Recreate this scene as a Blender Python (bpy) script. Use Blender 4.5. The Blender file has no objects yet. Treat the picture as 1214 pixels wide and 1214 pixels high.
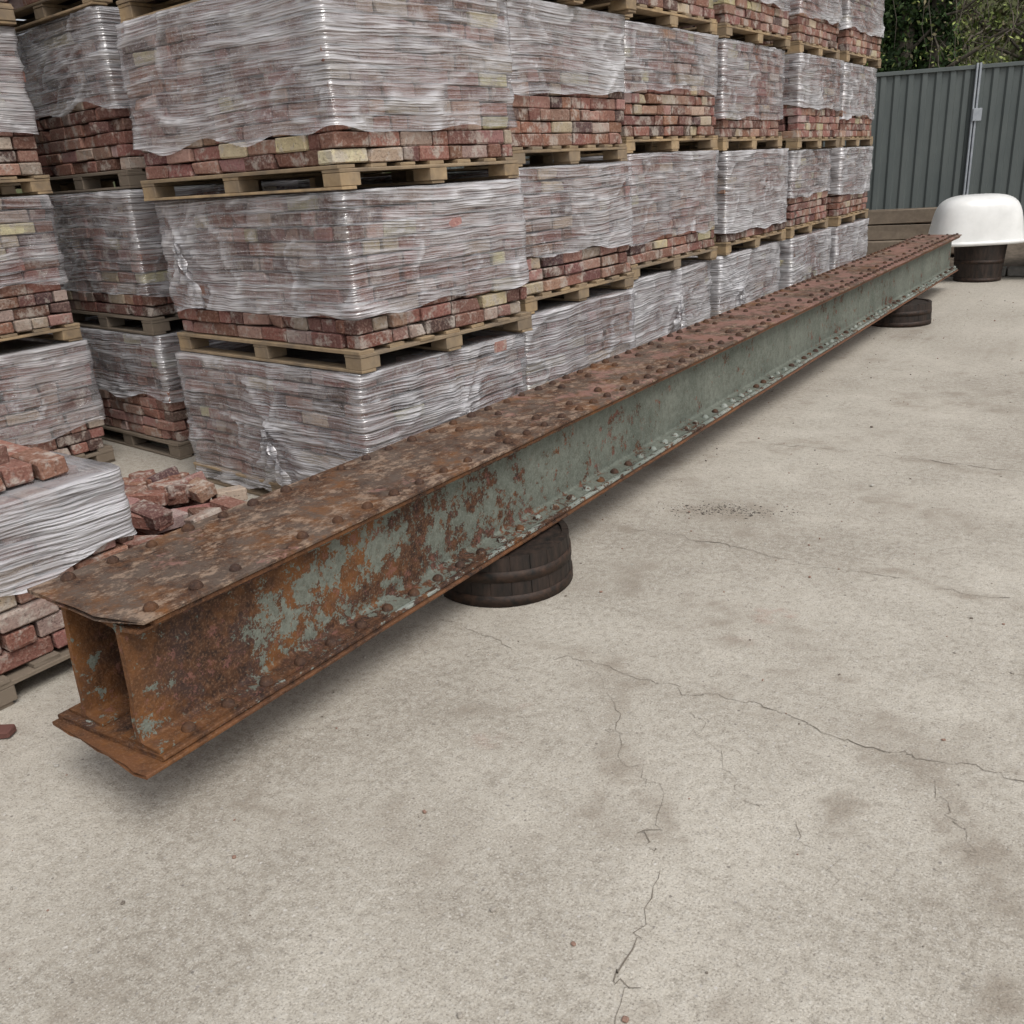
import bpy, bmesh, math, random
import numpy as np
from mathutils import Vector, Matrix, noise
random.seed(7); RS=np.random.RandomState(11)
sc=bpy.context.scene
sc.view_settings.view_transform='Standard'; sc.view_settings.look='None'; sc.view_settings.exposure=0

# ------------------------------------------------------------------ node helpers
class M:
    def __init__(s,name):
        s.mat=bpy.data.materials.new(name); s.mat.use_nodes=True
        s.nt=s.mat.node_tree; s.nt.nodes.clear()
        s.out=s.nt.nodes.new('ShaderNodeOutputMaterial')
    def n(s,t,**p):
        nd=s.nt.nodes.new(t)
        for k,v in p.items(): setattr(nd,k,v)
        return nd
    def put(s,sock,v):
        if v is None: return
        if isinstance(v,bpy.types.NodeSocket): s.nt.links.new(v,sock)
        else:
            if sock.type=='RGBA' and len(v)==3: v=(*v,1)
            sock.default_value=v
    def pos(s): return s.n('ShaderNodeNewGeometry').outputs['Position']
    def obj(s): return s.n('ShaderNodeTexCoord').outputs['Object']
    def mp(s,vec,scale=(1,1,1),rot=(0,0,0),loc=(0,0,0)):
        m=s.n('ShaderNodeMapping'); s.put(m.inputs['Vector'],vec)
        m.inputs['Scale'].default_value=scale; m.inputs['Rotation'].default_value=rot; m.inputs['Location'].default_value=loc
        return m.outputs[0]
    def noise(s,vec,scale,detail=4,rough=.55,dist=0):
        m=s.n('ShaderNodeTexNoise'); s.put(m.inputs['Vector'],vec)
        m.inputs['Scale'].default_value=scale; m.inputs['Detail'].default_value=detail
        m.inputs['Roughness'].default_value=rough; m.inputs['Distortion'].default_value=dist
        return m.outputs['Fac']
    def rng(s,v,a,b,c=0.,d=1.):
        m=s.n('ShaderNodeMapRange'); s.put(m.inputs[0],v)
        for i,x in enumerate((a,b,c,d)): m.inputs[i+1].default_value=x
        return m.outputs[0]
    def mth(s,op,a,b=None,c=None):
        m=s.n('ShaderNodeMath',operation=op); s.put(m.inputs[0],a); s.put(m.inputs[1],b); s.put(m.inputs[2],c)
        return m.outputs[0]
    def mix(s,f,a,b,blend='MIX'):
        m=s.n('ShaderNodeMix',data_type='RGBA',blend_type=blend); s.put(m.inputs[0],f); s.put(m.inputs[6],a); s.put(m.inputs[7],b)
        return m.outputs[2]
    def attr(s,name):
        a=s.n('ShaderNodeAttribute'); a.attribute_name=name; return a
    def sep(s,v):
        m=s.n('ShaderNodeSeparateXYZ'); s.put(m.inputs[0],v); return m.outputs
    def bump(s,h,strength=.5,dist=.01,nrm=None):
        b=s.n('ShaderNodeBump'); b.inputs['Strength'].default_value=strength; b.inputs['Distance'].default_value=dist
        s.put(b.inputs['Height'],h)
        return b.outputs[0]
    def bsdf(s,col,rough=.8,metal=0.,nrm=None,spec=.5):
        b=s.n('ShaderNodeBsdfPrincipled'); s.put(b.inputs['Base Color'],col); s.put(b.inputs['Roughness'],rough)
        s.put(b.inputs['Metallic'],metal); s.put(b.inputs['Normal'],nrm); s.put(b.inputs['Specular IOR Level'],spec)
        return b.outputs[0]
    def done(s,sh): s.nt.links.new(sh,s.out.inputs[0]); return s.mat

# ------------------------------------------------------------------ materials
def mat_ground():
    m=M('concrete_yard'); p=m.pos(); at=m.sep(m.attr('bcol').outputs['Color'])  # R dirt, G tone, B reddish
    mid=m.noise(p,6.5,5,.76); fine=m.noise(p,34,3,.76); grit=m.noise(p,170,1,.7)
    tone=m.mth('MULTIPLY_ADD',mid,.45,m.mth('MULTIPLY',at[1],.55))
    c=m.mix(m.rng(tone,.34,.68),(.325,.290,.240),(.495,.455,.388))
    c=m.mix(m.rng(fine,.44,.70,0,.50),c,(.58,.55,.49))
    c=m.mix(m.rng(fine,.45,.28,0,.50),c,(.19,.168,.14))
    c=m.mix(m.rng(grit,.55,.72,0,.65),c,(.17,.15,.13))
    c=m.mix(m.rng(grit,.42,.28,0,.55),c,(.66,.63,.58))
    v=m.n('ShaderNodeTexVoronoi'); m.put(v.inputs['Vector'],p); v.inputs['Scale'].default_value=38
    cs=m.sep(v.outputs['Color'])
    spk=m.mth('MULTIPLY',m.rng(v.outputs['Distance'],.20,.10),m.rng(cs[0],.50,.55))
    c=m.mix(m.mth('MULTIPLY',spk,.7),c,m.mix(cs[1],(.11,.095,.085),(.64,.61,.57)))
    e=m.mth('MULTIPLY_ADD',m.mth('SUBTRACT',mid,.5),2.0,m.mth('MULTIPLY_ADD',m.mth('SUBTRACT',fine,.5),1.1,at[0]))
    d=m.mth('MULTIPLY',m.rng(e,.22,.70,0,.55),m.rng(at[0],.02,.25))
    c=m.mix(d,c,(.190,.150,.112))
    c=m.mix(m.mth('MULTIPLY',at[2],m.rng(mid,.4,.6)),c,(.33,.15,.11))
    y=m.sep(p)[1]
    c=m.mix(m.rng(y,12.8,14.5,0,.75),c,(.13,.115,.09))
    return m.done(m.bsdf(c,.88,nrm=m.bump(fine,.65,.010),spec=.3))

def mat_brick():
    m=M('reclaimed_brick'); p=m.obj(); a=m.attr('bcol').outputs['Color']
    n1=m.noise(p,20,2,.7); n2=m.noise(p,75,2,.7); n3=m.noise(m.mp(p,loc=(4,1,2)),8,4,.80)
    c=m.mix(m.rng(n1,.3,.7,0,.6),a,m.mix(.5,a,(.13,.065,.05)))
    c=m.mix(m.rng(n2,.50,.75,0,.55),c,(.42,.30,.24))
    c=m.mix(m.rng(n3,.51,.62,0,.72),c,(.46,.41,.36))
    c=m.mix(m.rng(n2,.42,.28,0,.6),c,(.06,.034,.030))
    return m.done(m.bsdf(c,.93,nrm=m.bump(n2,.8,.007),spec=.2))

def mat_wood(name,c1,c2,axis=(1,1,1)):
    m=M(name); p=m.obj(); a=m.attr('bcol').outputs['Fac']
    g=m.noise(m.mp(p,scale=axis),16,3,.7); g2=m.noise(p,5,3,.7)
    c=m.mix(m.rng(g,.3,.7),c1,c2)
    c=m.mix(m.rng(g2,.42,.68,0,.75),c,(.155,.12,.09))
    c=m.mix(m.rng(a,0,1,0,.8),c,(.19,.155,.12))
    return m.done(m.bsdf(c,.85,nrm=m.bump(g,.4,.003),spec=.25))

def mat_wrap():
    m=M('stretch_film'); p=m.obj(); at=m.sep(m.attr('bcol').outputs['Color'])
    cz=m.n('ShaderNodeCombineXYZ'); m.put(cz.inputs[2],at[1])
    ad=m.n('ShaderNodeVectorMath',operation='ADD'); m.put(ad.inputs[0],p); m.put(ad.inputs[1],cz.outputs[0]); q=ad.outputs[0]
    n1=m.noise(m.mp(q,scale=(2.2,2.2,30),rot=(.06,-.05,0)),1.0,3,.72)
    n2=m.noise(m.mp(q,scale=(3,3,120),rot=(-.09,.07,0)),1.0,0,.6)
    f=m.mth('MULTIPLY_ADD',n1,.66,m.mth('MULTIPLY',n2,.34))
    fac=m.mth('ADD',m.rng(f,.40,.68,.11,.62),at[0])
    fac=m.mth('MAXIMUM',m.mth('MINIMUM',fac,.94),.07)
    nr=m.bump(f,1.,.035)
    film=m.bsdf((.69,.675,.69),.25,nrm=nr,spec=.9)
    tr=m.n('ShaderNodeBsdfTransparent'); tr.inputs[0].default_value=(.96,.95,.965,1)
    mx=m.n('ShaderNodeMixShader'); m.put(mx.inputs[0],fac); m.nt.links.new(tr.outputs[0],mx.inputs[1]); m.nt.links.new(film,mx.inputs[2])
    gl=m.n('ShaderNodeBsdfGlossy'); gl.inputs['Roughness'].default_value=.14; m.put(gl.inputs['Normal'],nr)
    mx2=m.n('ShaderNodeMixShader'); mx2.inputs[0].default_value=.12; m.nt.links.new(mx.outputs[0],mx2.inputs[1]); m.nt.links.new(gl.outputs[0],mx2.inputs[2])
    return m.done(mx2.outputs[0])

def mat_rust_web(kind):
    m=M('rusted_girder_'+kind); p=m.pos(); y=m.sep(p)[1]
    a=m.noise(p,7,5,.78); b=m.noise(m.mp(p,loc=(3,9,2)),26,3,.78); c0=m.noise(m.mp(p,loc=(8,2,5)),2.8,4,.75); fin=m.noise(p,130,1,.7)
    rust=m.mix(m.rng(b,.35,.66),(.025,.015,.012),(.105,.047,.023))
    rust=m.mix(m.rng(c0,.49,.63,0,.75),rust,(.195,.080,.025))
    rust=m.mix(m.rng(a,.49,.59,0,.78),rust,(.055,.032,.027))
    rust=m.mix(m.rng(fin,.52,.7,0,.5),rust,(.21,.12,.072))
    if kind=='web':
        rust=m.mix(m.rng(y,1.25,1.05,0,.55),rust,(.20,.083,.026))
        green=m.mix(m.rng(c0,.35,.65),(.100,.114,.094),(.180,.194,.163))
        green=m.mix(m.rng(b,.42,.66,0,.6),green,(.078,.078,.060))
        green=m.mix(m.rng(fin,.5,.7,0,.35),green,(.25,.265,.23))
        stk=m.noise(m.mp(p,scale=(1,.8,.8),loc=(2,2,2)),17,5,.84)
        cov=m.rng(y,1.3,3.6,-.070,.085)
        f=m.mth('ADD',m.mth('MULTIPLY_ADD',a,.38,m.mth('MULTIPLY',stk,.62)),cov)
        f=m.mth('MULTIPLY_ADD',m.mth('SUBTRACT',c0,.5),.34,f)
        pm=m.rng(f,.500,.512)
        rust=m.mix(m.mth('MULTIPLY',m.rng(stk,.42,.36),.6),rust,(.22,.10,.082))
        col=m.mix(pm,rust,green)
    elif kind=='top':
        col=m.mix(m.rng(a,.4,.6,0,.8),rust,(.120,.090,.070))
        col=m.mix(m.rng(m.noise(m.mp(p,loc=(1,5,5),scale=(1,.6,1)),20,4,.84),.51,.62,0,.65),col,(.35,.25,.18))
        pk=m.noise(m.mp(p,loc=(5,1,5)),3.8,5,.82)
        f=m.mth('ADD',pk,m.rng(y,2.5,5.5,-.085,.02))
        col=m.mix(m.mth('MULTIPLY',m.rng(f,.50,.56),.7),col,m.mix(b,(.28,.12,.098),(.25,.165,.135)))
    elif kind=='bottom':
        green=m.mix(m.rng(c0,.35,.65),(.17,.195,.17),(.30,.32,.29))
        f=m.mth('ADD',m.mth('MULTIPLY_ADD',a,.5,m.mth('MULTIPLY',b,.5)),m.rng(y,1.2,3.6,-.08,.04))
        col=m.mix(m.rng(f,.50,.53),rust,green)
    elif kind=='rivet':
        col=m.mix(.5,rust,(.045,.027,.021))
    else:
        col=m.mix(m.rng(a,.45,.6,0,.55),rust,(.21,.085,.030))
        col=m.mix(m.rng(y,3.5,6,0,.35),col,(.20,.10,.065))
    return m.done(m.bsdf(col,.78,nrm=m.bump(m.mth('MULTIPLY_ADD',a,.9,m.mth('MULTIPLY',b,.7)),.85,.009),spec=.3))

def mat_plain(name,c1,c2,scale=6,rough=.7,metal=0,bs=.3,mpv=(1,1,1),spec=.4):
    m=M(name); p=m.obj(); n=m.noise(m.mp(p,scale=mpv),scale,3,.65)
    return m.done(m.bsdf(m.mix(m.rng(n,.3,.7),c1,c2),rough,metal,m.bump(n,bs,.004),spec))
def mat_vc(name='debris',rough=.9):
    m=M(name); a=m.attr('bcol').outputs['Color']; return m.done(m.bsdf(a,rough,spec=.25))

MG=mat_ground(); MB=mat_brick(); MW=mat_wood('pallet_timber',(.34,.235,.130),(.47,.345,.205)); MWD=mat_wood('weathered_timber',(.17,.135,.10),(.27,.215,.16))
MF=mat_wrap()
MWEB=mat_rust_web('web'); MTOP=mat_rust_web('top'); MBOT=mat_rust_web('bottom'); MEDGE=mat_rust_web('edge'); MRIV=mat_rust_web('rivet')
MBAR=mat_plain('old_oak_staves',(.007,.006,.005),(.042,.026,.019),26,.65,0,.7,(1,1,.25))
MHOOP=mat_plain('rusty_hoop',(.008,.007,.006),(.055,.030,.019),30,.65,.1,.4)
MCORE=mat_plain('gap_shade_core',(.03,.018,.014),(.07,.035,.028),10,.95)  # very dark brown, shade between the bricks put into the colour
MFEN=mat_plain('fence_sheet',(.085,.10,.098),(.115,.13,.125),3,.5,.1,.1,(1,1,.3))
MGAL=mat_plain('galvanised_post',(.30,.33,.36),(.42,.44,.47),10,.45,.3,.1)
MWHITE=mat_plain('white_enamel',(.70,.70,.68),(.80,.80,.78),5,.28,0,.05,spec=.6)
MBARK=mat_plain('bark',(.07,.06,.045),(.17,.145,.115),14,.95,0,.8,(1,1,.3))
MLEAF=mat_vc('leaves',.55)
MINK=mat_plain('stamp_ink',(.02,.018,.015),(.06,.05,.04),60,.9)
MSOIL=mat_plain('bank_soil',(.07,.055,.04),(.16,.13,.10),9,.95,0,.8)
MKERB=mat_plain('old_kerb',(.16,.15,.135),(.27,.255,.23),9,.9,0,.6)
MCRK=mat_plain('crack_dirt',(.12,.10,.08),(.25,.22,.18),25,.95,0,.5)

# ------------------------------------------------------------------ mesh helpers
def link(o,parent=None):
    sc.collection.objects.link(o)
    if parent: o.parent=parent
    return o
def empty(name,loc=(0,0,0),rz=0,rot=None):
    e=bpy.data.objects.new(name,None); e.location=loc; e.rotation_euler=rot if rot else (0,0,rz); e.empty_display_size=.2
    return link(e)
def mkobj(name,verts,faces,mat,parent=None,smooth=False,cols=None,loc=None):
    me=bpy.data.meshes.new(name); me.from_pydata([tuple(v) for v in verts],[],[tuple(f) for f in faces])
    me.materials.append(mat)
    if cols is not None:
        at=me.color_attributes.new('bcol','FLOAT_COLOR','POINT')
        c=np.ones((len(verts),4),dtype=np.float32); c[:,:3]=np.asarray(cols)[:,:3]; at.data.foreach_set('color',c.ravel())
    if smooth: me.polygons.foreach_set('use_smooth',[True]*len(me.polygons))
    me.update()
    o=bpy.data.objects.new(name,me)
    if loc: o.location=loc
    return link(o,parent)

def bevel_template(dx,dy,dz,b,seg=1):
    bm=bmesh.new(); bmesh.ops.create_cube(bm,size=1)
    for v in bm.verts: v.co=Vector((v.co.x*dx,v.co.y*dy,v.co.z*dz))
    bmesh.ops.bevel(bm,geom=bm.edges[:],offset=b,segments=seg,affect='EDGES',profile=.5)
    V=np.array([v.co[:] for v in bm.verts]); bm.verts.index_update(); F=[[v.index for v in f.verts] for f in bm.faces]; bm.free(); return V,F
class Batch:
    def __init__(s): s.V=[];s.F=[];s.C=[];s.n=0
    def add(s,V,F,col=(1,1,1)):
        s.V.append(V); s.F+= [[i+s.n for i in f] for f in F]; s.C.append(np.tile(col,(len(V),1))); s.n+=len(V)
    def box(s,lo,hi,col=(0,0,0),b=.004,jit=0):
        lo=np.array(lo,float);hi=np.array(hi,float); d=hi-lo; V,F=bevel_template(*d,min(b,min(d)*.3))
        if jit: V=V+RS.uniform(-jit,jit,V.shape)
        s.add(V+(lo+hi)/2,F,col)
    def make(s,name,mat,parent=None,smooth=False):
        return mkobj(name,np.concatenate(s.V),s.F,mat,parent,smooth,np.concatenate(s.C))

def brick_geo(L,W,H,cen,yaw=0,tilt=(0,0)):
    V,F=bevel_template_cached(L,W,H)
    V=V+RS.uniform(-.0022,.0022,V.shape)
    if RS.rand()<.45:   # knocked corner
        s=np.sign(RS.uniform(-1,1,3)); tgt=s*np.array([L,W,H])/2
        d=np.linalg.norm(V-tgt,axis=1); V=np.where((d<.03)[:,None],V*(1-np.array([.08,.15,.22])),V)
    R=(Matrix.Rotation(yaw,3,'Z')@Matrix.Rotation(tilt[0],3,'X')@Matrix.Rotation(tilt[1],3,'Y'))
    return V@np.array(R).T+np.array(cen),F
_c={}
def bevel_template_cached(L,W,H):
    k=(round(L,3),round(W,3),round(H,3))
    if k not in _c: _c[k]=bevel_template(L,W,H,min(.006,min(k)*.3))
    return _c[k]
def bcol(dark=1.):
    r=RS.rand()
    if r<.36: c=np.array([.255,.120,.092])
    elif r<.60: c=np.array([.335,.195,.155])
    elif r<.76: c=np.array([.165,.082,.067])
    elif r<.88: c=np.array([.41,.32,.26])
    elif r<.94: c=np.array([.52,.455,.29])
    else: c=np.array([.10,.065,.06])
    return c*RS.uniform(.75,1.25)*dark*np.array([1,RS.uniform(.9,1.1),RS.uniform(.9,1.1)])

def build_pack(loc,rz,LX,LY,H,exposed=2,fulltop=False,dark=0.,stamp=False,slope=0,white=0.,pinch=()):
    """origin: near-right bottom corner; pack extends -X by LX and +Y by LY"""
    E=empty('brick_pallet',loc,rz); PH=.105
    b=Batch(); col=lambda: np.ones(3)*min(1,max(0,dark+.12+RS.uniform(-.3,.35)))
    nb=7; w=.098
    for i in range(nb):
        y=i*(LY-w)/(nb-1)+RS.uniform(-.004,.004); e=RS.uniform(-.012,.006); b.box((-LX,y,PH-.017),(e,y+w,PH-.001),col(),.002,.0018)
    for y0 in (0.001,LY/2-.045,LY-.09):
        b.box((-LX,y0,.0005),(RS.uniform(-.01,.004),y0+.09,.014),col(),.002,.001)
    for x0 in (-LX,-LX/2-.06,-.12):
        b.box((x0,0.002,PH-.033),(x0+.12,LY-.002,PH-.0175),col(),.002,.001)
        for y0 in (0.003,LY/2-.06,LY-.123):
            b.box((x0+.001,y0,.0145),(x0+.119,y0+.12,PH-.0335),col(),.003,.001)
    b.make('pallet',MW if dark<.6 else MWD,E)
    nl=max(3,round((H-PH)/.0695)); hh=(H-PH-.008)/nl; B=Batch(); x0,x1,y0,y1=-LX+.02,-.02,.02,LY-.02
    for k in range(nl):
        zc=PH+hh*(k+.5)
        def run(a0,a1,put):
            a=a0+RS.uniform(-.02,.025); mode=RS.rand()
            while a<a1-.04:
                hd=RS.rand()<(.25 if mode<.6 else .7)
                L=.104 if hd else .218
                L*=RS.uniform(.95,1.03)
                if a+L>a1+.03: L=max(.06,a1-a)
                put(a+L/2,L-.004,hd); a+=L+max(0,RS.normal(.003,.006))
        def pr(c,L,hd):
            D=.215 if hd else .103; o=RS.normal(0,.006)
            V,F=brick_geo(D,L,.065*RS.uniform(.92,1.03),(x1-D/2+o,c,zc),RS.normal(0,.016)); B.add(V,F,bcol())
        run(y0,y1,pr)
        def pf(c,L,hd):
            D=.215 if hd else .103; o=RS.normal(0,.006)
            V,F=brick_geo(L,D,.065*RS.uniform(.92,1.03),(c,y0+D/2+o,zc),RS.normal(0,.016)); B.add(V,F,bcol())
        run(x0,x1-.11,pf)
    zt=PH+hh*nl
    if fulltop:
        yy=y0+.11
        while yy<y1-.1:
            xx=x0+.1
            while xx<x1-.2:
                if RS.rand()<.95:
                    V,F=brick_geo(.213,.1,.063,(xx+.1,yy+.05,zt-hh*.5+RS.normal(0,.004)),RS.normal(0,.04),(RS.normal(0,.02),RS.normal(0,.02))); B.add(V,F,bcol())
                xx+=.22
            yy+=.108
    B.make('bricks',MB,E)
    C=Batch(); C.box((x0+.01,y0+.09,PH+.002),(x1-.09,y1,zt-.035),(0,0,0),.01); C.make('gap_shade_box',MCORE,E)  # dark filler box, painted shade seen through gaps between bricks
    zb=PH+hh*exposed+.004 if exposed>0 else PH*.3
    zT=zt+.004; r=.03; sd=RS.uniform(0,100)
    ax0,ay0,ax1,ay1=(-LX+.004,.004,-.004,LY-.004)
    pts=[]
    def arc(cx,cy,a0):
        for i in range(4):
            t=a0+i*math.pi/6; pts.append((cx+r*math.cos(t),cy+r*math.sin(t),math.cos(t),math.sin(t)))
    def line(p,q,nx,ny,st):
        L=math.dist(p,q); n=max(2,int(L/st))
        for i in range(1,n): pts.append((p[0]+(q[0]-p[0])*i/n,p[1]+(q[1]-p[1])*i/n,nx,ny))
    arc(ax0+r,ay0+r,math.pi); line((ax0+r,ay0),(ax1-r,ay0),0,-1,.02)
    arc(ax1-r,ay0+r,-math.pi/2); line((ax1,ay0+r),(ax1,ay1-r),1,0,.02)
    arc(ax1-r,ay1-r,0); line((ax1-r,ay1),(ax0+r,ay1),0,1,.06)
    arc(ax0+r,ay1-r,math.pi/2); line((ax0,ay1-r),(ax0,ay0+r),-1,0,.06)
    nu=len(pts); nv=max(8,int((zT-zb)/.020)); V=[];F=[];C=[]
    for j in range(nv+1):
        t=j/nv
        for (x,y,nx,ny) in pts:
            e=zb+noise.noise(Vector((x*3+sd,y*3,0)))*.055+slope*(y/LY)
            if exposed==0: e=zb+abs(noise.noise(Vector((x*4+sd,y*4,0))))*.05
            z=e+(zT-e)*t
            na=noise.noise(Vector((x*2.0+sd,y*2.0,z*13))); nb_=noise.noise(Vector((x*7+sd,y*7,z*7+3))); nc=noise.noise(Vector((x*1.3+sd,y*1.3,z*2.2+9)))
            d=na*.010+nb_*.014+.004
            if t<.14: d+=.008*(1-t/.14)*(1+noise.noise(Vector((x*14+sd,y*14,1))))
            wv=nc*.36+nb_*.20+white
            fo=abs(noise.noise(Vector((x*1.1+y*1.1+z*2.1+sd,z*5,(x-y)*1.2)))); 
            if fo<.05: wv+=.34*(1-fo/.05); d+=.010*(1-fo/.05)
            fo=abs(noise.noise(Vector((x*.9-y*.9-z*3.1+sd,z*3,(x-y)*1.0+7)))); 
            if fo<.04: wv+=.32*(1-fo/.04); d+=.010*(1-fo/.04)
            if t<.06 or t>.96: wv+=.15
            for (face,pa,pz) in pinch:
                if (face=='R' and nx>.7) or (face=='F' and ny<-.7):
                    u=(y if face=='R' else x)-pa; w_=z-pz; rr=math.hypot(u,w_); th=math.atan2(w_,u)
                    k=math.exp(-rr/.26); s=math.sin(th*7+noise.noise(Vector((th*4,rr*3,sd)))*5)
                    d+=.014*s*k+.045*math.exp(-rr/.05); wv+=(.40*max(0,s)**3)*k+.4*math.exp(-rr/.06)
            V.append((x+nx*d,y+ny*d,z)); C.append((wv,nb_*.005+nc*.035,0))
    for j in range(nv):
        for i in range(nu):
            F.append((j*nu+i,j*nu+(i+1)%nu,(j+1)*nu+(i+1)%nu,(j+1)*nu+i))
    base=len(V); cx,cy=(ax0+ax1)/2,(ay0+ay1)/2
    for kx,(s_,dz) in enumerate(((.985,.004),(.93,.003),(.80,.0),(.5,-.004),(.02,-.004))):
        for (x,y,nx,ny) in pts:
            V.append((cx+(x-cx)*s_,cy+(y-cy)*s_,zT+dz+noise.noise(Vector((x*6*s_+sd,y*6*s_,2)))*.005)); C.append((.1,0,0))
    ring=nv*nu
    for kx in range(5):
        nx_=base+kx*nu
        for i in range(nu): F.append((ring+i,ring+(i+1)%nu,nx_+(i+1)%nu,nx_+i))
        ring=nx_
    # loose twisted tails of film hanging from the gathered points
    for (face,pa,pz) in pinch:
        for q in range(2):
            L=min(pz-.03,.22+.12*q); dirx=(-.25,.35)[q]; n=22; b0=len(V)
            for i in range(n+1):
                t=i/n; hw=.010+.038*t*(1+.5*math.sin(t*9+q))
                cu_=pa+dirx*L*t+.02*noise.noise(Vector((t*4,q*7,sd))); zz=pz-L*t
                for k in range(5):
                    s=(k-2)/2; off=.045*(1-t*.4)+.014*math.sin(s*5+t*14+q*2)+.018*noise.noise(Vector((t*7,s*2,sd+q)))
                    u=cu_+hw*s; 
                    V.append((u,-off,zz) if face=='F' else (off,u,zz)); C.append((.35+.25*math.sin(s*6+t*5),0,0))
            for i in range(n):
                for k in range(4): o=b0+i*5+k; F.append((o,o+1,o+6,o+5))
    mkobj('stretch_wrap',V,F,MF,E,True,C)
    if stamp:
        cu=bpy.data.curves.new('stamp_text','FONT'); cu.body='MAGA'; cu.size=.05; cu.align_x='CENTER'; cu.extrude=.0005
        cu.materials.append(MINK); o=bpy.data.objects.new('stamp',cu); link(o,E)
        o.location=(.0025,LY*.5,.030); o.rotation_euler=(math.pi/2,0,math.pi/2)
    return E

# ------------------------------------------------------------------ brick stacks
def column(xc,yc,LX,LY,yaw,zs,exp,darks,jx=.02,stamps=(),white=(0,0,0,0),pinch={}):
    for i,z in enumerate(zs[:-1]):
        H=zs[i+1]-z-.004
        build_pack((xc+RS.uniform(-jx,jx),yc+RS.uniform(-jx,jx),z+.002),math.radians(yaw+RS.uniform(-1.3,1.3)),LX,LY,H,exp[i],False,darks[i],stamp=i in stamps,slope=RS.uniform(-.03,.03),white=white[i],pinch=pinch.get(i,()))
column(-3.0,3.07,1.58,1.28,-5,[0,.768,1.585,2.44,3.3],[0,2,2,2],[.5,.25,.1,.1],white=(.03,.02,.05,.05),pinch={0:(('F',-.75,.42),('R',.7,.45)),1:(('F',-1.35,.6),)})
column(-3.02,4.50,1.3,1.28,-3,[0,.82,1.64,2.50,3.3],[0,3,4,2],[.5,.15,.5,.2],white=(.10,.05,.12,.1))
column(-3.10,5.98,1.3,1.42,-2,[0,.84,1.69,2.51,3.3],[0,2,4,2],[.3,.4,.05,.1],white=(.22,.10,.12,.1),pinch={0:(('R',.75,.6),)})
column(-3.08,7.68,1.3,1.45,-1,[0,.84,1.68,2.52,3.3],[0,1,2,3],[.3,.1,.1,.2],white=(.22,.15,.08,.1),pinch={0:(('R',.4,.5),)})
column(-3.02,9.32,1.3,1.32,0,[0,.84,1.66,2.50,3.3],[0,4,4,3],[.3,.1,.3,.2],white=(.2,.15,.15,.1))
column(-3.0,10.80,1.3,1.35,0,[0,.84,1.66,2.50,3.3],[0,3,3,3],[.3,.1,.2,.2],white=(.2,.15,.15,.1))
column(-5.05,3.42,1.3,1.25,-6,[0,.80,1.66,2.62,3.4],[4,2,5,2],[.8,.7,.7,.4],stamps=(1,),white=(-.03,-.04,-.02,0))
column(-5.50,1.95,1.3,1.25,-2,[0,.80,1.66,2.55,3.4],[2,4,3,3],[.6,.2,.2,.2],stamps=(2,),white=(-.02,-.04,-.0,0))
column(-4.95,4.85,1.3,1.25,-2,[0,.80,1.66,2.62],[2,4,3],[.6,.4,.4])  # back-row column, added to block light behind the stacks
column(-6.55,3.45,1.3,1.25,-2,[0,.80,1.66,2.62],[2,4,3],[.6,.4,.4])  # second added back-row column, keeps light out of the gap
build_pack((-3.02,.55,0.0),0,1.2,1.26,.69,4,True,.9,white=.16)
B=Batch()
for lay in range(2):
    for i in range(7-2*lay):
        for k in range(3-lay):
            V,F=brick_geo(.213,.1,.064,(-3.24-.22*k-RS.uniform(0,.03)-lay*.1,1.62-.112*i-.15*lay,.692+.036+.067*lay+RS.uniform(0,.006)),RS.normal(0,.12),(RS.normal(0,.04),RS.normal(0,.04))); B.add(V,F,bcol(.95))
B.make('loose_bricks',MB)
B=Batch()
for lay in range(4):
    zc=.034+.072*lay; R=.62-.09*lay
    for i in range(30-4*lay):
        V,F=brick_geo(.213*RS.choice([.7,.85,1,1]),.1,.064,(-3.78+RS.uniform(-R,R)*.9,2.34+RS.uniform(-R,R)*.8,zc+RS.uniform(0,.03)),RS.choice([0,.2,1.5,1.7])+RS.normal(0,.35),(RS.normal(0,.13),RS.normal(0,.12))); B.add(V,F,bcol(.95))
B.make('brick_pile',MB)

# ------------------------------------------------------------------ girder
Yn,Yf=1.09,12.15; Z0,Z1=.213,.628; XR,XL=-1.945,-2.405
G=empty('riveted_steel_girder')
def sweep(name,prof,ya,yb,mat,ny=150,wob=.0025,cut=None):
    n=len(prof);V=[];F=[]
    for j in range(ny+1):
        y=ya+(yb-ya)*j/ny
        for i,(x,z) in enumerate(prof):
            yy=y
            if cut: yy=cut(x,z,j,ny,y)
            dz=noise.noise(Vector((x*3,y*2.3,z*2+5)))*wob; dx=noise.noise(Vector((x*3+9,y*2.3,z*2)))*wob
            V.append((x+dx,yy,z+dz))
    for j in range(ny):
        for i in range(n): F.append((j*n+i,j*n+(i+1)%n,(j+1)*n+(i+1)%n,(j+1)*n+i))
    F.append(tuple(range(n))); F.append(tuple(range(ny*n+n-1,ny*n-1,-1)))
    o=mkobj(name,V,F,mat,G)
    bm=bmesh.new(); bm.from_mesh(o.data); bmesh.ops.recalc_face_normals(bm,faces=bm.faces[:]); bm.to_mesh(o.data); bm.free()
    return o
def plate_prof(xl,xr,z0,z1,nx=10,c=.003):
    p=[(xl+c,z0)]+[(xl+(xr-xl)*i/nx,z0) for i in range(1,nx)]+[(xr-c,z0),(xr,z0+c),(xr,z1-c),(xr-c,z1)]
    p+=[(xl+(xr-xl)*i/nx,z1) for i in range(nx-1,0,-1)]+[(xl+c,z1),(xl,z1-c),(xl,z0+c)]
    return p
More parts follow.
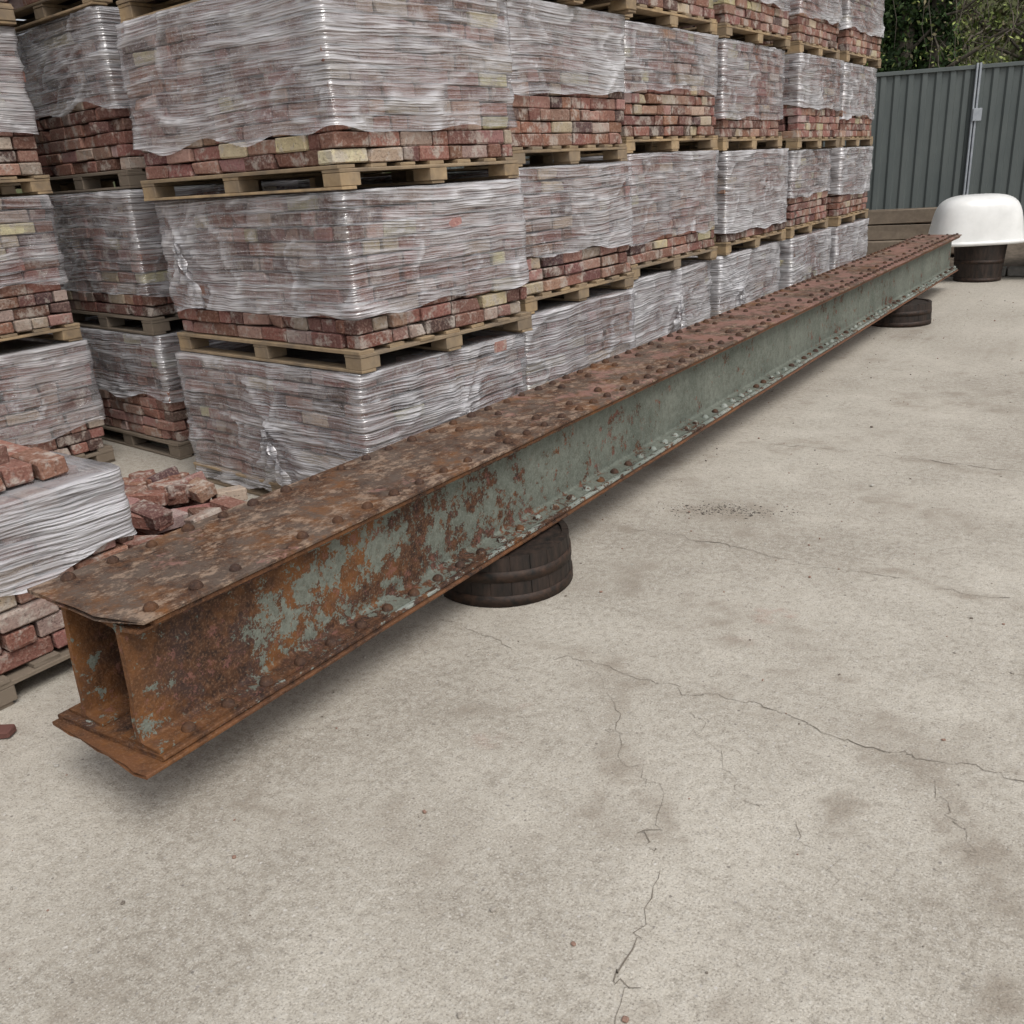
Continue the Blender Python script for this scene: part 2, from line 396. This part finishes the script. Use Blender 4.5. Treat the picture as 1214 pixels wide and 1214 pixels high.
def ragged(amp,y0,skew=0,chip=0):
    def f(x,z,j,ny,y):
        if j==0:
            r=y+noise.noise(Vector((x*22,z*3,y0*7)))*amp+skew*(x-XL)
            if chip and x>XR-.10: r+=(x-(XR-.10))*chip
            return r
        return y
    return f
sweep('top_plate_outer',plate_prof(XL-.012,XR+.006,Z1-.013,Z1),Yn+.0,Yf,MTOP,cut=ragged(.016,1,-.02,.45))
sweep('top_plate_inner',plate_prof(XL,XR-.004,Z1-.032,Z1-.0155),Yn+.022,Yf-.03,MEDGE,cut=ragged(.012,2,.1))
sweep('bottom_plate_outer',plate_prof(XL-.006,XR+.01,Z0,Z0+.012),Yn-.03,Yf,MEDGE,cut=ragged(.012,3,-.05))
sweep('bottom_plate_inner',plate_prof(XL,XR,Z0+.0145,Z0+.028),Yn-.015,Yf-.01,MBOT,cut=ragged(.012,4,.05))
def ibeam(name,xc,w,zb,zt,matl,ya,yb,cutf):
    tw=.009; tf=.012; r=.013; h=w/2
    pr=[]
    def fil(cx,cz,a0,a1):
        for i in range(5):
            a=a0+(a1-a0)*i/4; pr.append((cx+r*math.cos(a),cz+r*math.sin(a)))
    pr+= [(xc-h,zb),(xc+h,zb),(xc+h,zb+tf*.6)]
    fil(xc+tw+r,zb+tf+r,-math.pi/2,-math.pi)
    for i in range(1,8): pr.append((xc+tw,zb+tf+r+(zt-zb-2*tf-2*r)*i/8))
    fil(xc+tw+r,zt-tf-r,math.pi,math.pi/2)
    pr+= [(xc+h,zt-tf*.6),(xc+h,zt),(xc-h,zt),(xc-h,zt-tf*.6)]
    fil(xc-tw-r,zt-tf-r,math.pi/2,0)
    for i in range(7,0,-1): pr.append((xc-tw,zb+tf+r+(zt-zb-2*tf-2*r)*i/8))
    fil(xc-tw-r,zb+tf+r,0,-math.pi/2)
    pr+=[(xc-h,zb+tf*.6)]
    return sweep(name,pr,ya,yb,matl,cut=cutf)
def wcut(x,z,j,ny,y):
    if j==0:
        t=(z-Z0)/(Z1-Z0); return y+noise.noise(Vector((x*9,z*14,1)))*.008+.02*t
    return y
ibeam('front_joist',-2.045,.165,Z0+.0295,Z1-.0335,MWEB,Yn+.005,Yf-.01,wcut)
ibeam('rear_joist',-2.305,.165,Z0+.0295,Z1-.0335,MWEB,Yn+.01,Yf-.01,wcut)
bm=bmesh.new(); bmesh.ops.create_uvsphere(bm,u_segments=12,v_segments=8,radius=.0190)
bmesh.ops.delete(bm,geom=[v for v in bm.verts if v.co.z<-.001],context='VERTS')
bm.verts.index_update(); RV=np.array([v.co[:] for v in bm.verts])*np.array([1,1,.95]); RF=[[v.index for v in f.verts] for f in bm.faces]; bm.free()
Rt=Batch();Rb=Batch();Rn=Batch()
n=int((Yf-Yn-.12)/.135)
for i in range(n+1):
    y=Yn+.09+i*.135
    for xx,s in ((XR-.045,0),(XL+.035,.0),(XR-.135,.067),(XL+.125,.067)):
        if s and (i%2 or y<2.6): continue
        k=RS.uniform(.85,1.1)
        if RS.rand()<.03: continue
        Rt.add(RV*k+np.array([xx+RS.normal(0,.003),y+s+RS.normal(0,.004),Z1+.0005]),RF)
    (Rn if (y<2.4 or RS.rand()<.3) else Rb).add(RV*1.08*RS.uniform(.95,1.05)+np.array([XR-.034+RS.normal(0,.002),y+.03,Z0+.038]),RF)
    Rb.add(RV*np.array([1,1,-1])*.95+np.array([XR-.035,y+.03,Z0]),[f[::-1] for f in RF])
Rt.make('top_rivets',MRIV,G,True); Rb.make('flange_rivets',MBOT,G,True); Rn.make('flange_rivets_rusty',MRIV,G,True)

# ------------------------------------------------------------------ half barrels
def barrel(xc,yc,rb,rt,h,rz=0):
    E=empty('half_barrel',(xc,yc,0),rz); b=Batch(); ns=22
    for i in range(ns):
        a0=2*math.pi*i/ns+.003; a1=2*math.pi*(i+1)/ns-.003; V=[];lev=7; hh=h-RS.uniform(0,.006); off=RS.uniform(-.002,.001)
        for k in range(lev):
            t=k/(lev-1); r=rb+(rt-rb)*t**1.5+off; z=.001+hh*t
            for rr in (r,r-.028):
                for q in range(4):
                    a=a0+(a1-a0)*q/3; V.append((rr*math.cos(a),rr*math.sin(a),z))
        F=[]
        for k in range(lev-1):
            for q in range(3):
                o=k*8+q; F.append((o,o+1,o+9,o+8)); F.append((o+4+1,o+4,o+12,o+13))
            F.append((k*8+3,k*8+7,k*8+15,k*8+11)); F.append((k*8+4,k*8,k*8+8,k*8+12))
        e=(lev-1)*8
        for q in range(3): F.append((e+q,e+q+1,e+q+5,e+q+4)); F.append((q+1,q,q+4,q+5))
        b.add(np.array(V),F,(RS.rand(),)*3)
    b.make('staves',MBAR,E)
    hb=Batch(); V=[(0,0,h-.012)]+[((rt-.02)*math.cos(2*math.pi*i/40),(rt-.02)*math.sin(2*math.pi*i/40),h-.012) for i in range(40)]
    hb.add(np.array(V),[(0,i+1,(i+1)%40+1) for i in range(40)]); hb.make('head',MBAR,E)
    for z0,z1 in ((.004,.048),(h*.50,h*.50+.045)):
        V=[];F=[]
        for i in range(64):
            a=2*math.pi*i/64; wz=.002*math.sin(a*3)
            for z,dr in ((z0,-.006),(z0,.002),(z1,.002),(z1,-.006)):
                t=z/h; r=rb+(rt-rb)*t**1.5+dr+.0005; V.append((r*math.cos(a),r*math.sin(a),z+wz))
        for i in range(64):
            j=(i+1)%64
            for q in range(3): F.append((i*4+q,j*4+q,j*4+q+1,i*4+q+1))
        mkobj('hoop',V,F,MHOOP,E,True)
    return E
barrel(-2.10,2.86,.292,.284,.211,.3)
barrel(-2.03,9.62,.30,.29,.211,1.)

# ------------------------------------------------------------------ ground
def axis(a,b,st,lo,hi):
    c=list(np.arange(a,b+1e-6,st)); s=st; x=a
    left=[];right=[]
    while x>lo: s*=1.35; x-=s; left.append(max(x,lo))
    s=st; x=c[-1]
    while x<hi: s*=1.35; x+=s; right.append(min(x,hi))
    return np.array(left[::-1]+c+right)
gx=axis(-3.0,1.6,.03,-300,300); gy=axis(.6,7.2,.03,-100,400)
X,Y=np.meshgrid(gx,gy)
def segd(A,B):
    wx=X+WX; wy=Y+WY
    dx,dy=B[0]-A[0],B[1]-A[1]; t=np.clip(((wx-A[0])*dx+(wy-A[1])*dy)/(dx*dx+dy*dy),0,1)
    return np.hypot(wx-A[0]-t*dx,wy-A[1]-t*dy)
def nz(sc_,ox,H=.8,oc=5):
    out=np.empty(X.shape)
    for j in range(X.shape[0]):
        for i in range(X.shape[1]):
            out[j,i]=noise.fractal((X[j,i]*sc_+ox,Y[j,i]*sc_+ox*.7,0),H,2.0,oc)
    return out
WX=nz(2.5,3.1,.5,5)*.10; WY=nz(2.5,17.3,.5,5)*.10
tone=.5+.34*nz(.9,40,.5,6)
st=nz(1.3,61,.4,6)
dirt=np.clip((st-.25)*.8,0,.42)
joints=[((-2.6,2.47),(3,2.38)),((-3,3.6),(3,3.52)),((-3,5.2),(4,5.1)),((-1.42,2.38),(-.94,1.91)),((-.94,1.91),(-.55,1.0))]
patchy=np.clip(.5+nz(2.4,90,.4,6)*.9,0,1)
for a,b in joints:
    d=segd(a,b); dirt=np.maximum(dirt,np.clip(1-d/.12,0,1)*.60*patchy)
blobs=[((-1.2,2.98),(-.80,2.78),.20,.55),((-.52,2.3),(-.42,1.95),.06,.6),((-.42,2.32),(-.2,2.2),.10,.6),((-.1,2.15),(-.03,1.6),.09,.6),((-1.95,1.35),(-1.7,1.25),.2,.40),((-1.45,1.45),(-1.2,1.3),.2,.35),
 ((-1.1,4.5),(-.6,4.3),.25,.45),((-1.9,4.8),(-1.3,5.6),.22,.40),((-1.6,6.6),(-.3,6.3),.30,.42),((-1.25,2.4),(-1.05,1.8),.08,.55),((-.55,1.55),(-.35,1.2),.08,.45),((-2.7,2.4),(-2.4,1.6),.3,.5),((-1.75,3.0),(-1.6,3.3),.2,.40),((-1.2,8.5),(.4,8.1),.3,.42),((-1.6,3.95),(-1.5,4.02),.22,.5)]
for a,b,r,k in blobs:
    d=segd(a,b); dirt=np.maximum(dirt,np.clip(1.2-d/r,0,1)*k*np.clip(.2+1.1*patchy,0,1))
red=np.clip(1-np.hypot(X+WX*1.5+1.0,Y+WY*1.5-2.98)/.09,0,1)*.6+np.clip(1-np.hypot(X+WX*1.5+1.45,Y+WY*1.5-1.9)/.06,0,1)*.4
nyg,nxg=X.shape
V=np.stack([X.ravel(),Y.ravel(),np.zeros(X.size)],1)
I=np.arange(nyg*nxg).reshape(nyg,nxg); F=np.stack([I[:-1,:-1].ravel(),I[:-1,1:].ravel(),I[1:,1:].ravel(),I[1:,:-1].ravel()],1)
mkobj('ground',V.tolist(),F.tolist(),MG,None,False,np.stack([dirt.ravel(),tone.ravel(),red.ravel()],1))
# cracks : thin ragged ribbons of dirt
CB=Batch()
def crackline(P,w,rough=.04,gap=.25):
    pts=[np.array(P[0],float)]
    for a,b in zip(P[:-1],P[1:]):
        L=math.dist(a,b); n=max(2,int(L/.018))
        for i in range(1,n+1):
            t=i/n; x=a[0]+(b[0]-a[0])*t; y=a[1]+(b[1]-a[1])*t
            k=noise.fractal((x*3.3+w*999,y*3.3,5),.45,2,6)*rough*1.6; k2=noise.fractal((x*3.3,y*3.3+50,9+w*99),.45,2,6)*rough*1.6
            pts.append(np.array([x+k,y+k2]))
    V=[];F=[];n=len(pts)
    for i,p in enumerate(pts):
        q=pts[min(i+1,n-1)]-pts[max(i-1,0)]; q/=max(1e-6,np.linalg.norm(q)); nn=np.array([-q[1],q[0]])
        ww=w*(.25+1.3*abs(noise.noise(Vector((p[0]*9,p[1]*9,3)))))*min(1,4*min(i+.3,n-1-i+.3)/n+.2)
        if noise.noise(Vector((p[0]*4.6,p[1]*4.6,31)))<-gap: ww=.00005
        V+= [(*(p+nn*ww*RS.uniform(.2,.8)),.0022),(*(p-nn*ww*RS.uniform(.2,.8)),.0022)]
        if i: o=2*i; F.append((o-2,o-1,o+1,o))
    CB.add(np.array(V),F)
crackline([(-2.6,2.45),(-1.4,2.40),(-.6,2.42),(.6,2.38),(2,2.35)],.0042,.03,.22)
crackline([(-2.6,3.6),(-1,3.57),(.5,3.52),(2.5,3.5)],.0045,.03,.2)
crackline([(-2.4,5.2),(0,5.15),(4,5.1)],.005,.03,.15)
crackline([(-1.42,2.38),(-1.15,2.1),(-.94,1.91),(-.75,1.4),(-.55,.95)],.0034,.05,.22)
crackline([(-1.2,2.41),(-.8,2.1),(-.55,1.95),(-.3,1.6)],.0020,.05,.1)
crackline([(-.35,2.4),(-.1,2.1),(.1,2.05)],.0022,.05,.1)
crackline([(-1.7,2.4),(-1.8,2.0),(-1.5,1.75)],.0014,.05,.05)
CB.make('ground_cracks',MCRK)
D=Batch()
for i in range(1300):
    x=RS.uniform(-3,2.2); y=RS.uniform(.6,12)
    s=RS.gamma(2,.0014)+.001; T,F=bevel_template_cached(.02,.015,.012)
    V=T*np.array([s,s,s])/.012*RS.uniform(.6,1.3,3); a=RS.uniform(0,6)
    V=np.stack([V[:,0]*math.cos(a)-V[:,1]*math.sin(a),V[:,0]*math.sin(a)+V[:,1]*math.cos(a),V[:,2]],1)+np.array([x,y,s*.45])
    g=RS.choice(4); D.add(V,F,[(.33,.30,.26),(.17,.145,.12),(.27,.17,.13),(.42,.40,.36)][g])
for i in range(500):
    x=-1.58+RS.normal(0,.15); y=4.0+RS.normal(0,.05)+(x+1.58)*.3; s=RS.gamma(2,.0009)+.0008; T,F=bevel_template_cached(.02,.015,.012)
    D.add(T*s/.012*RS.uniform(.6,1.4,3)*np.array([1,1,.5])+np.array([x,y,s*.2]),F,(.09,.075,.065))
V,F=brick_geo(.07,.05,.03,(-2.86,1.10,.016),.6); D.add(V,F,(.13,.06,.05))
D.make('gravel_debris',mat_vc())

# ------------------------------------------------------------------ far end
K=Batch()
for i in range(9): K.box((-3.4+i*.92,13.35+.015*(i%3),0),(-3.4+i*.92+.9,13.52+.015*(i%3),.11),(0,0,0),.012,.004)
K.make('kerb',MKERB)
V=[];F=[];nx,ny=60,20
for j in range(ny+1):
    for i in range(nx+1):
        x=-9+16*i/nx; y=13.5+5*j/ny; t=min(1,j/5)
        V.append((x,y,.05+.35*t+noise.noise(Vector((x*1.5,y*1.5,0)))*.07+noise.noise(Vector((x*6,y*6,0)))*.03))
for j in range(ny):
    for i in range(nx): F.append((j*(nx+1)+i,j*(nx+1)+i+1,(j+1)*(nx+1)+i+1,(j+1)*(nx+1)+i))
mkobj('earth_bank',V,F,MSOIL,None,True)
T=empty('timber_stack',(-2.9,13.95,.22),math.radians(12)); tb=Batch()
for i,(dy,dz,ln) in enumerate(((0,0,2.2),(.24,0,2.4),(.48,.02,2.1),(.1,.2,1.9),(.36,.21,2.2),(.2,.41,1.3))):
    tb.box((-1.3+.1*i,dy,dz),(-1.3+.1*i+ln,dy+.2,dz+.19),(.5,.5,.5),.012,.012)
tb.make('timbers',MWD,T)
FA=math.radians(22); FE=empty('metal_fence',(-2.55,15.8,.25),FA)
V=[];F=[]; x=-9.; prof=[]
per=[(0,0),(.075,0),(.10,.03),(.165,.03),(.19,0)]
while x<7:
    for dx,dy in per[:-1]: prof.append((x+dx,-dy))
    x+=.19
H=2.42
for (px,py) in prof: V+= [(px,py,.0),(px,py,H-.05)]
for i in range(len(prof)-1): F.append((2*i,2*i+2,2*i+3,2*i+1))
mkobj('sheets',V,F,MFEN,FE)
fb=Batch(); fb.box((-9,-.05,H-.055),(7,.03,H),(0,0,0),.004); fb.box((-9,-.05,0),(7,.03,.06),(0,0,0),.004); fb.make('rails',MFEN,FE)
fp=Batch()
for xx in (-7.2,-4.8,-2.4,0,2.4,4.8): fp.box((xx-.03,-.085,-.25),(xx-.004,-.033,H+.02),(0,0,0),.004); fp.box((xx+.012,-.085,-.25),(xx+.04,-.033,H+.02),(0,0,0),.004)
fp.box((-.02,-.11,H-.75),(.10,-.087,H-.58),(0,0,0),.004)
fp.make('posts',MGAL,FE)
def bath(loc,rz,W=1.12,Dp=.72,Hh=.56,tilt=0):
    """cast-iron roll-top bath stored upside down"""
    E=empty('white_bathtub',loc,rot=(tilt,0,rz)); V=[];F=[];nu=64
    lev=[(0,1.0),(.03,.985),(.12,.95),(.25,.91),(.36,.87),(.44,.81),(.50,.72),(.54,.58),(.56,.40),(.565,.2),(.566,.01)]
    for (z,s) in lev:
        for i in range(nu):
            a=2*math.pi*i/nu; e=.66
            V.append((W/2*s*math.copysign(abs(math.cos(a))**e,math.cos(a)),Dp/2*s*math.copysign(abs(math.sin(a))**e,math.sin(a)),z*Hh/.566))
    for j in range(len(lev)-1):
        for i in range(nu): k=(i+1)%nu; F.append((j*nu+i,j*nu+k,(j+1)*nu+k,(j+1)*nu+i))
    o=mkobj('tub_shell',V,F,MWHITE,E,True)
    md=o.modifiers.new('sub','SUBSURF'); md.levels=1; md.render_levels=1
    cu=bpy.data.curves.new('rolled_rim','CURVE'); cu.dimensions='3D'; cu.bevel_depth=.026; sp=cu.splines.new('POLY'); pts=V[:nu]
    sp.points.add(len(pts)-1); sp.use_cyclic_u=True
    for i,pz in enumerate(pts): sp.points[i].co=(pz[0]*1.02,pz[1]*1.03,pz[2],1)
    cu.materials.append(MWHITE); link(bpy.data.objects.new('rolled_rim',cu),E)
    return E
bath((-1.93,13.05,.47),math.radians(30))
bath((-.95,13.45,.47),math.radians(24))
barrel(-1.85,13.02,.27,.30,.44)
barrel(-.95,13.4,.27,.30,.44)

# ------------------------------------------------------------------ trees
def leaves(name,centres,n,size,cols,parent=None):
    C=np.array([c[:3] for c in centres]); R=np.array([c[3] for c in centres]); idx=RS.randint(0,len(C),n)
    d=RS.normal(size=(n,3)); d/=np.linalg.norm(d,axis=1)[:,None]; d*=RS.uniform(.35,1,(n,1))**.5
    P=C[idx]+d*R[idx][:,None]*np.array([1,1,.8])
    u=RS.normal(size=(n,3)); u/=np.linalg.norm(u,axis=1)[:,None]; v=np.cross(u,RS.normal(size=(n,3))); v/=np.linalg.norm(v,axis=1)[:,None]
    s=size*RS.uniform(.6,1.3,(n,1))
    V=np.stack([P-u*s,P+v*s*.5,P+u*s,P-v*s*.5],1).reshape(-1,3); F=np.arange(4*n).reshape(-1,4)
    base=np.array(cols)[RS.randint(0,len(cols),n)]*RS.uniform(.6,1.3,(n,1)); br=(.6+.5*RS.rand(len(C)))[idx][:,None]
    return mkobj(name,V,F.tolist(),MLEAF,parent,False,np.repeat(base*br,4,0))
def tube(b,p,q,r0,r1,ns=9,nseg=6,wob=.1):
    p=Vector(p);q=Vector(q);ax=(q-p).normalized();u=ax.orthogonal().normalized();w=ax.cross(u);V=[];F=[]
    for k in range(nseg+1):
        t=k/nseg;c=p.lerp(q,t)+Vector(RS.normal(0,wob*min(t,1-t)*(q-p).length*.15+1e-6,3)); r=r0+(r1-r0)*t
        for i in range(ns): a=2*math.pi*i/ns; V.append(c+u*(r*math.cos(a))+w*(r*math.sin(a)))
    for k in range(nseg):
        for i in range(ns): F.append((k*ns+i,k*ns+(i+1)%ns,(k+1)*ns+(i+1)%ns,(k+1)*ns+i))
    b.add(np.array([v[:] for v in V]),F)
IVY=[(.05,.10,.03),(.09,.15,.045),(.035,.065,.022)]; SPR=[(.24,.30,.08),(.33,.38,.12),(.16,.22,.06),(.22,.19,.11)]
for (x,y,h,r,ivy) in ((-5.1,19,11,.22,1),(-4.25,18.3,10,.20,2),(-3.62,18.4,12,.18,2),(-2.6,21,11,.14,0),(-.6,20,10,.2,0),(1.6,21,11,.22,1),(-7,20,12,.25,1),(-10,21,12,.25,0),(4,21,12,.25,0)):
    E=empty('deciduous_tree',(x,y,0)); b=Batch(); tube(b,(0,0,0),(RS.normal(0,.15),RS.normal(0,.15),h),r,r*.3,10,10,.05); cl=[]
    for k in range(22):
        z=RS.uniform(2.5,h*.95); a=RS.uniform(0,6.28); L=RS.uniform(1,2.8)*(1.2-z/h*.6); q=(L*math.cos(a),L*math.sin(a),z+L*.5)
        tube(b,(0,0,z),q,r*.22,.012,6,6,.6); cl.append((*q,RS.uniform(.4,.8)))
        for _ in range(5):
            q2=tuple(np.array(q)*RS.uniform(.5,1)+RS.normal(0,.45,3)+np.array([0,0,z*.1])); tube(b,tuple(np.array([0,0,z])*(.4)+np.array(q)*.6),q2,.016,.004,4,4,.6); cl.append((*q2,RS.uniform(.25,.5)))
    b.make('trunk_and_limbs',MBARK,E,True)
    leaves('crown',cl,2600,.04,SPR,E)
    if ivy:
        iv=[(RS.normal(0,.10),RS.normal(0,.10),z,r+RS.uniform(.10,.30)) for z in np.arange(0,h*.8,.15)]; leaves('ivy',iv,9000 if ivy==1 else 22000,.055,IVY,E)
hc=[(RS.uniform(-8,6),RS.uniform(20,23),RS.uniform(1,4.8),RS.uniform(.3,.8)) for i in range(170)]
leaves('hedge',hc,24000,.055,[(.18,.24,.065),(.27,.33,.10),(.11,.165,.05),(.15,.13,.08)])
hc=[(RS.uniform(-22,14),RS.uniform(24,27),RS.uniform(0,11),RS.uniform(.8,1.6)) for i in range(260)]
leaves('woodland_background',hc,40000,.11,[(.15,.19,.07),(.20,.23,.09),(.17,.15,.10),(.28,.32,.12)])
mkobj('wooded_hill',[(-60,28.5,0),(60,28.5,0),(60,32,9),(-60,32,9),(60,60,14),(-60,60,14)],[(0,1,2,3),(3,2,4,5)],mat_plain('hillside_scrub',(.05,.06,.03),(.14,.15,.07),1.5,.95,0,.5))

# ------------------------------------------------------------------ light
w=bpy.data.worlds.new('World'); sc.world=w; w.use_nodes=True; nt=w.node_tree; bg=nt.nodes['Background']
sk=nt.nodes.new('ShaderNodeTexSky'); sk.sky_type='NISHITA'; sk.sun_disc=False; EL,AZ=55,112
sk.sun_elevation=math.radians(EL); sk.sun_rotation=math.radians(AZ); sk.dust_density=4; sk.air_density=1; sk.ozone_density=1
hs=nt.nodes.new('ShaderNodeHueSaturation'); hs.inputs['Saturation'].default_value=.25; nt.links.new(sk.outputs[0],hs.inputs['Color']); nt.links.new(hs.outputs[0],bg.inputs[0]); bg.inputs[1].default_value=.15
L=bpy.data.lights.new('sun','SUN'); L.energy=1.35; L.angle=math.radians(28); L.color=(1,.97,.92); lo=link(bpy.data.objects.new('sun',L))
az=math.radians(AZ); el=math.radians(EL); d=Vector((math.sin(az)*math.cos(el),math.cos(az)*math.cos(el),math.sin(el)))
lo.rotation_euler=d.to_track_quat('Z','Y').to_euler(); lo.location=(5,-5,10)
# ------------------------------------------------------------------ camera
cam=bpy.data.cameras.new('camera'); cam.sensor_width=36; cam.lens=36*1080/1214; cam.clip_end=1000; cam.clip_start=.05
co=link(bpy.data.objects.new('camera',cam))
R=Matrix(((.8258,-.1493,.5438),(.5608,.3196,-.7637),(-.0599,.9357,.3478)))
q=R.to_quaternion().normalized(); co.rotation_mode='QUATERNION'; co.rotation_quaternion=q; co.location=(0,0,1.61)
sc.camera=co
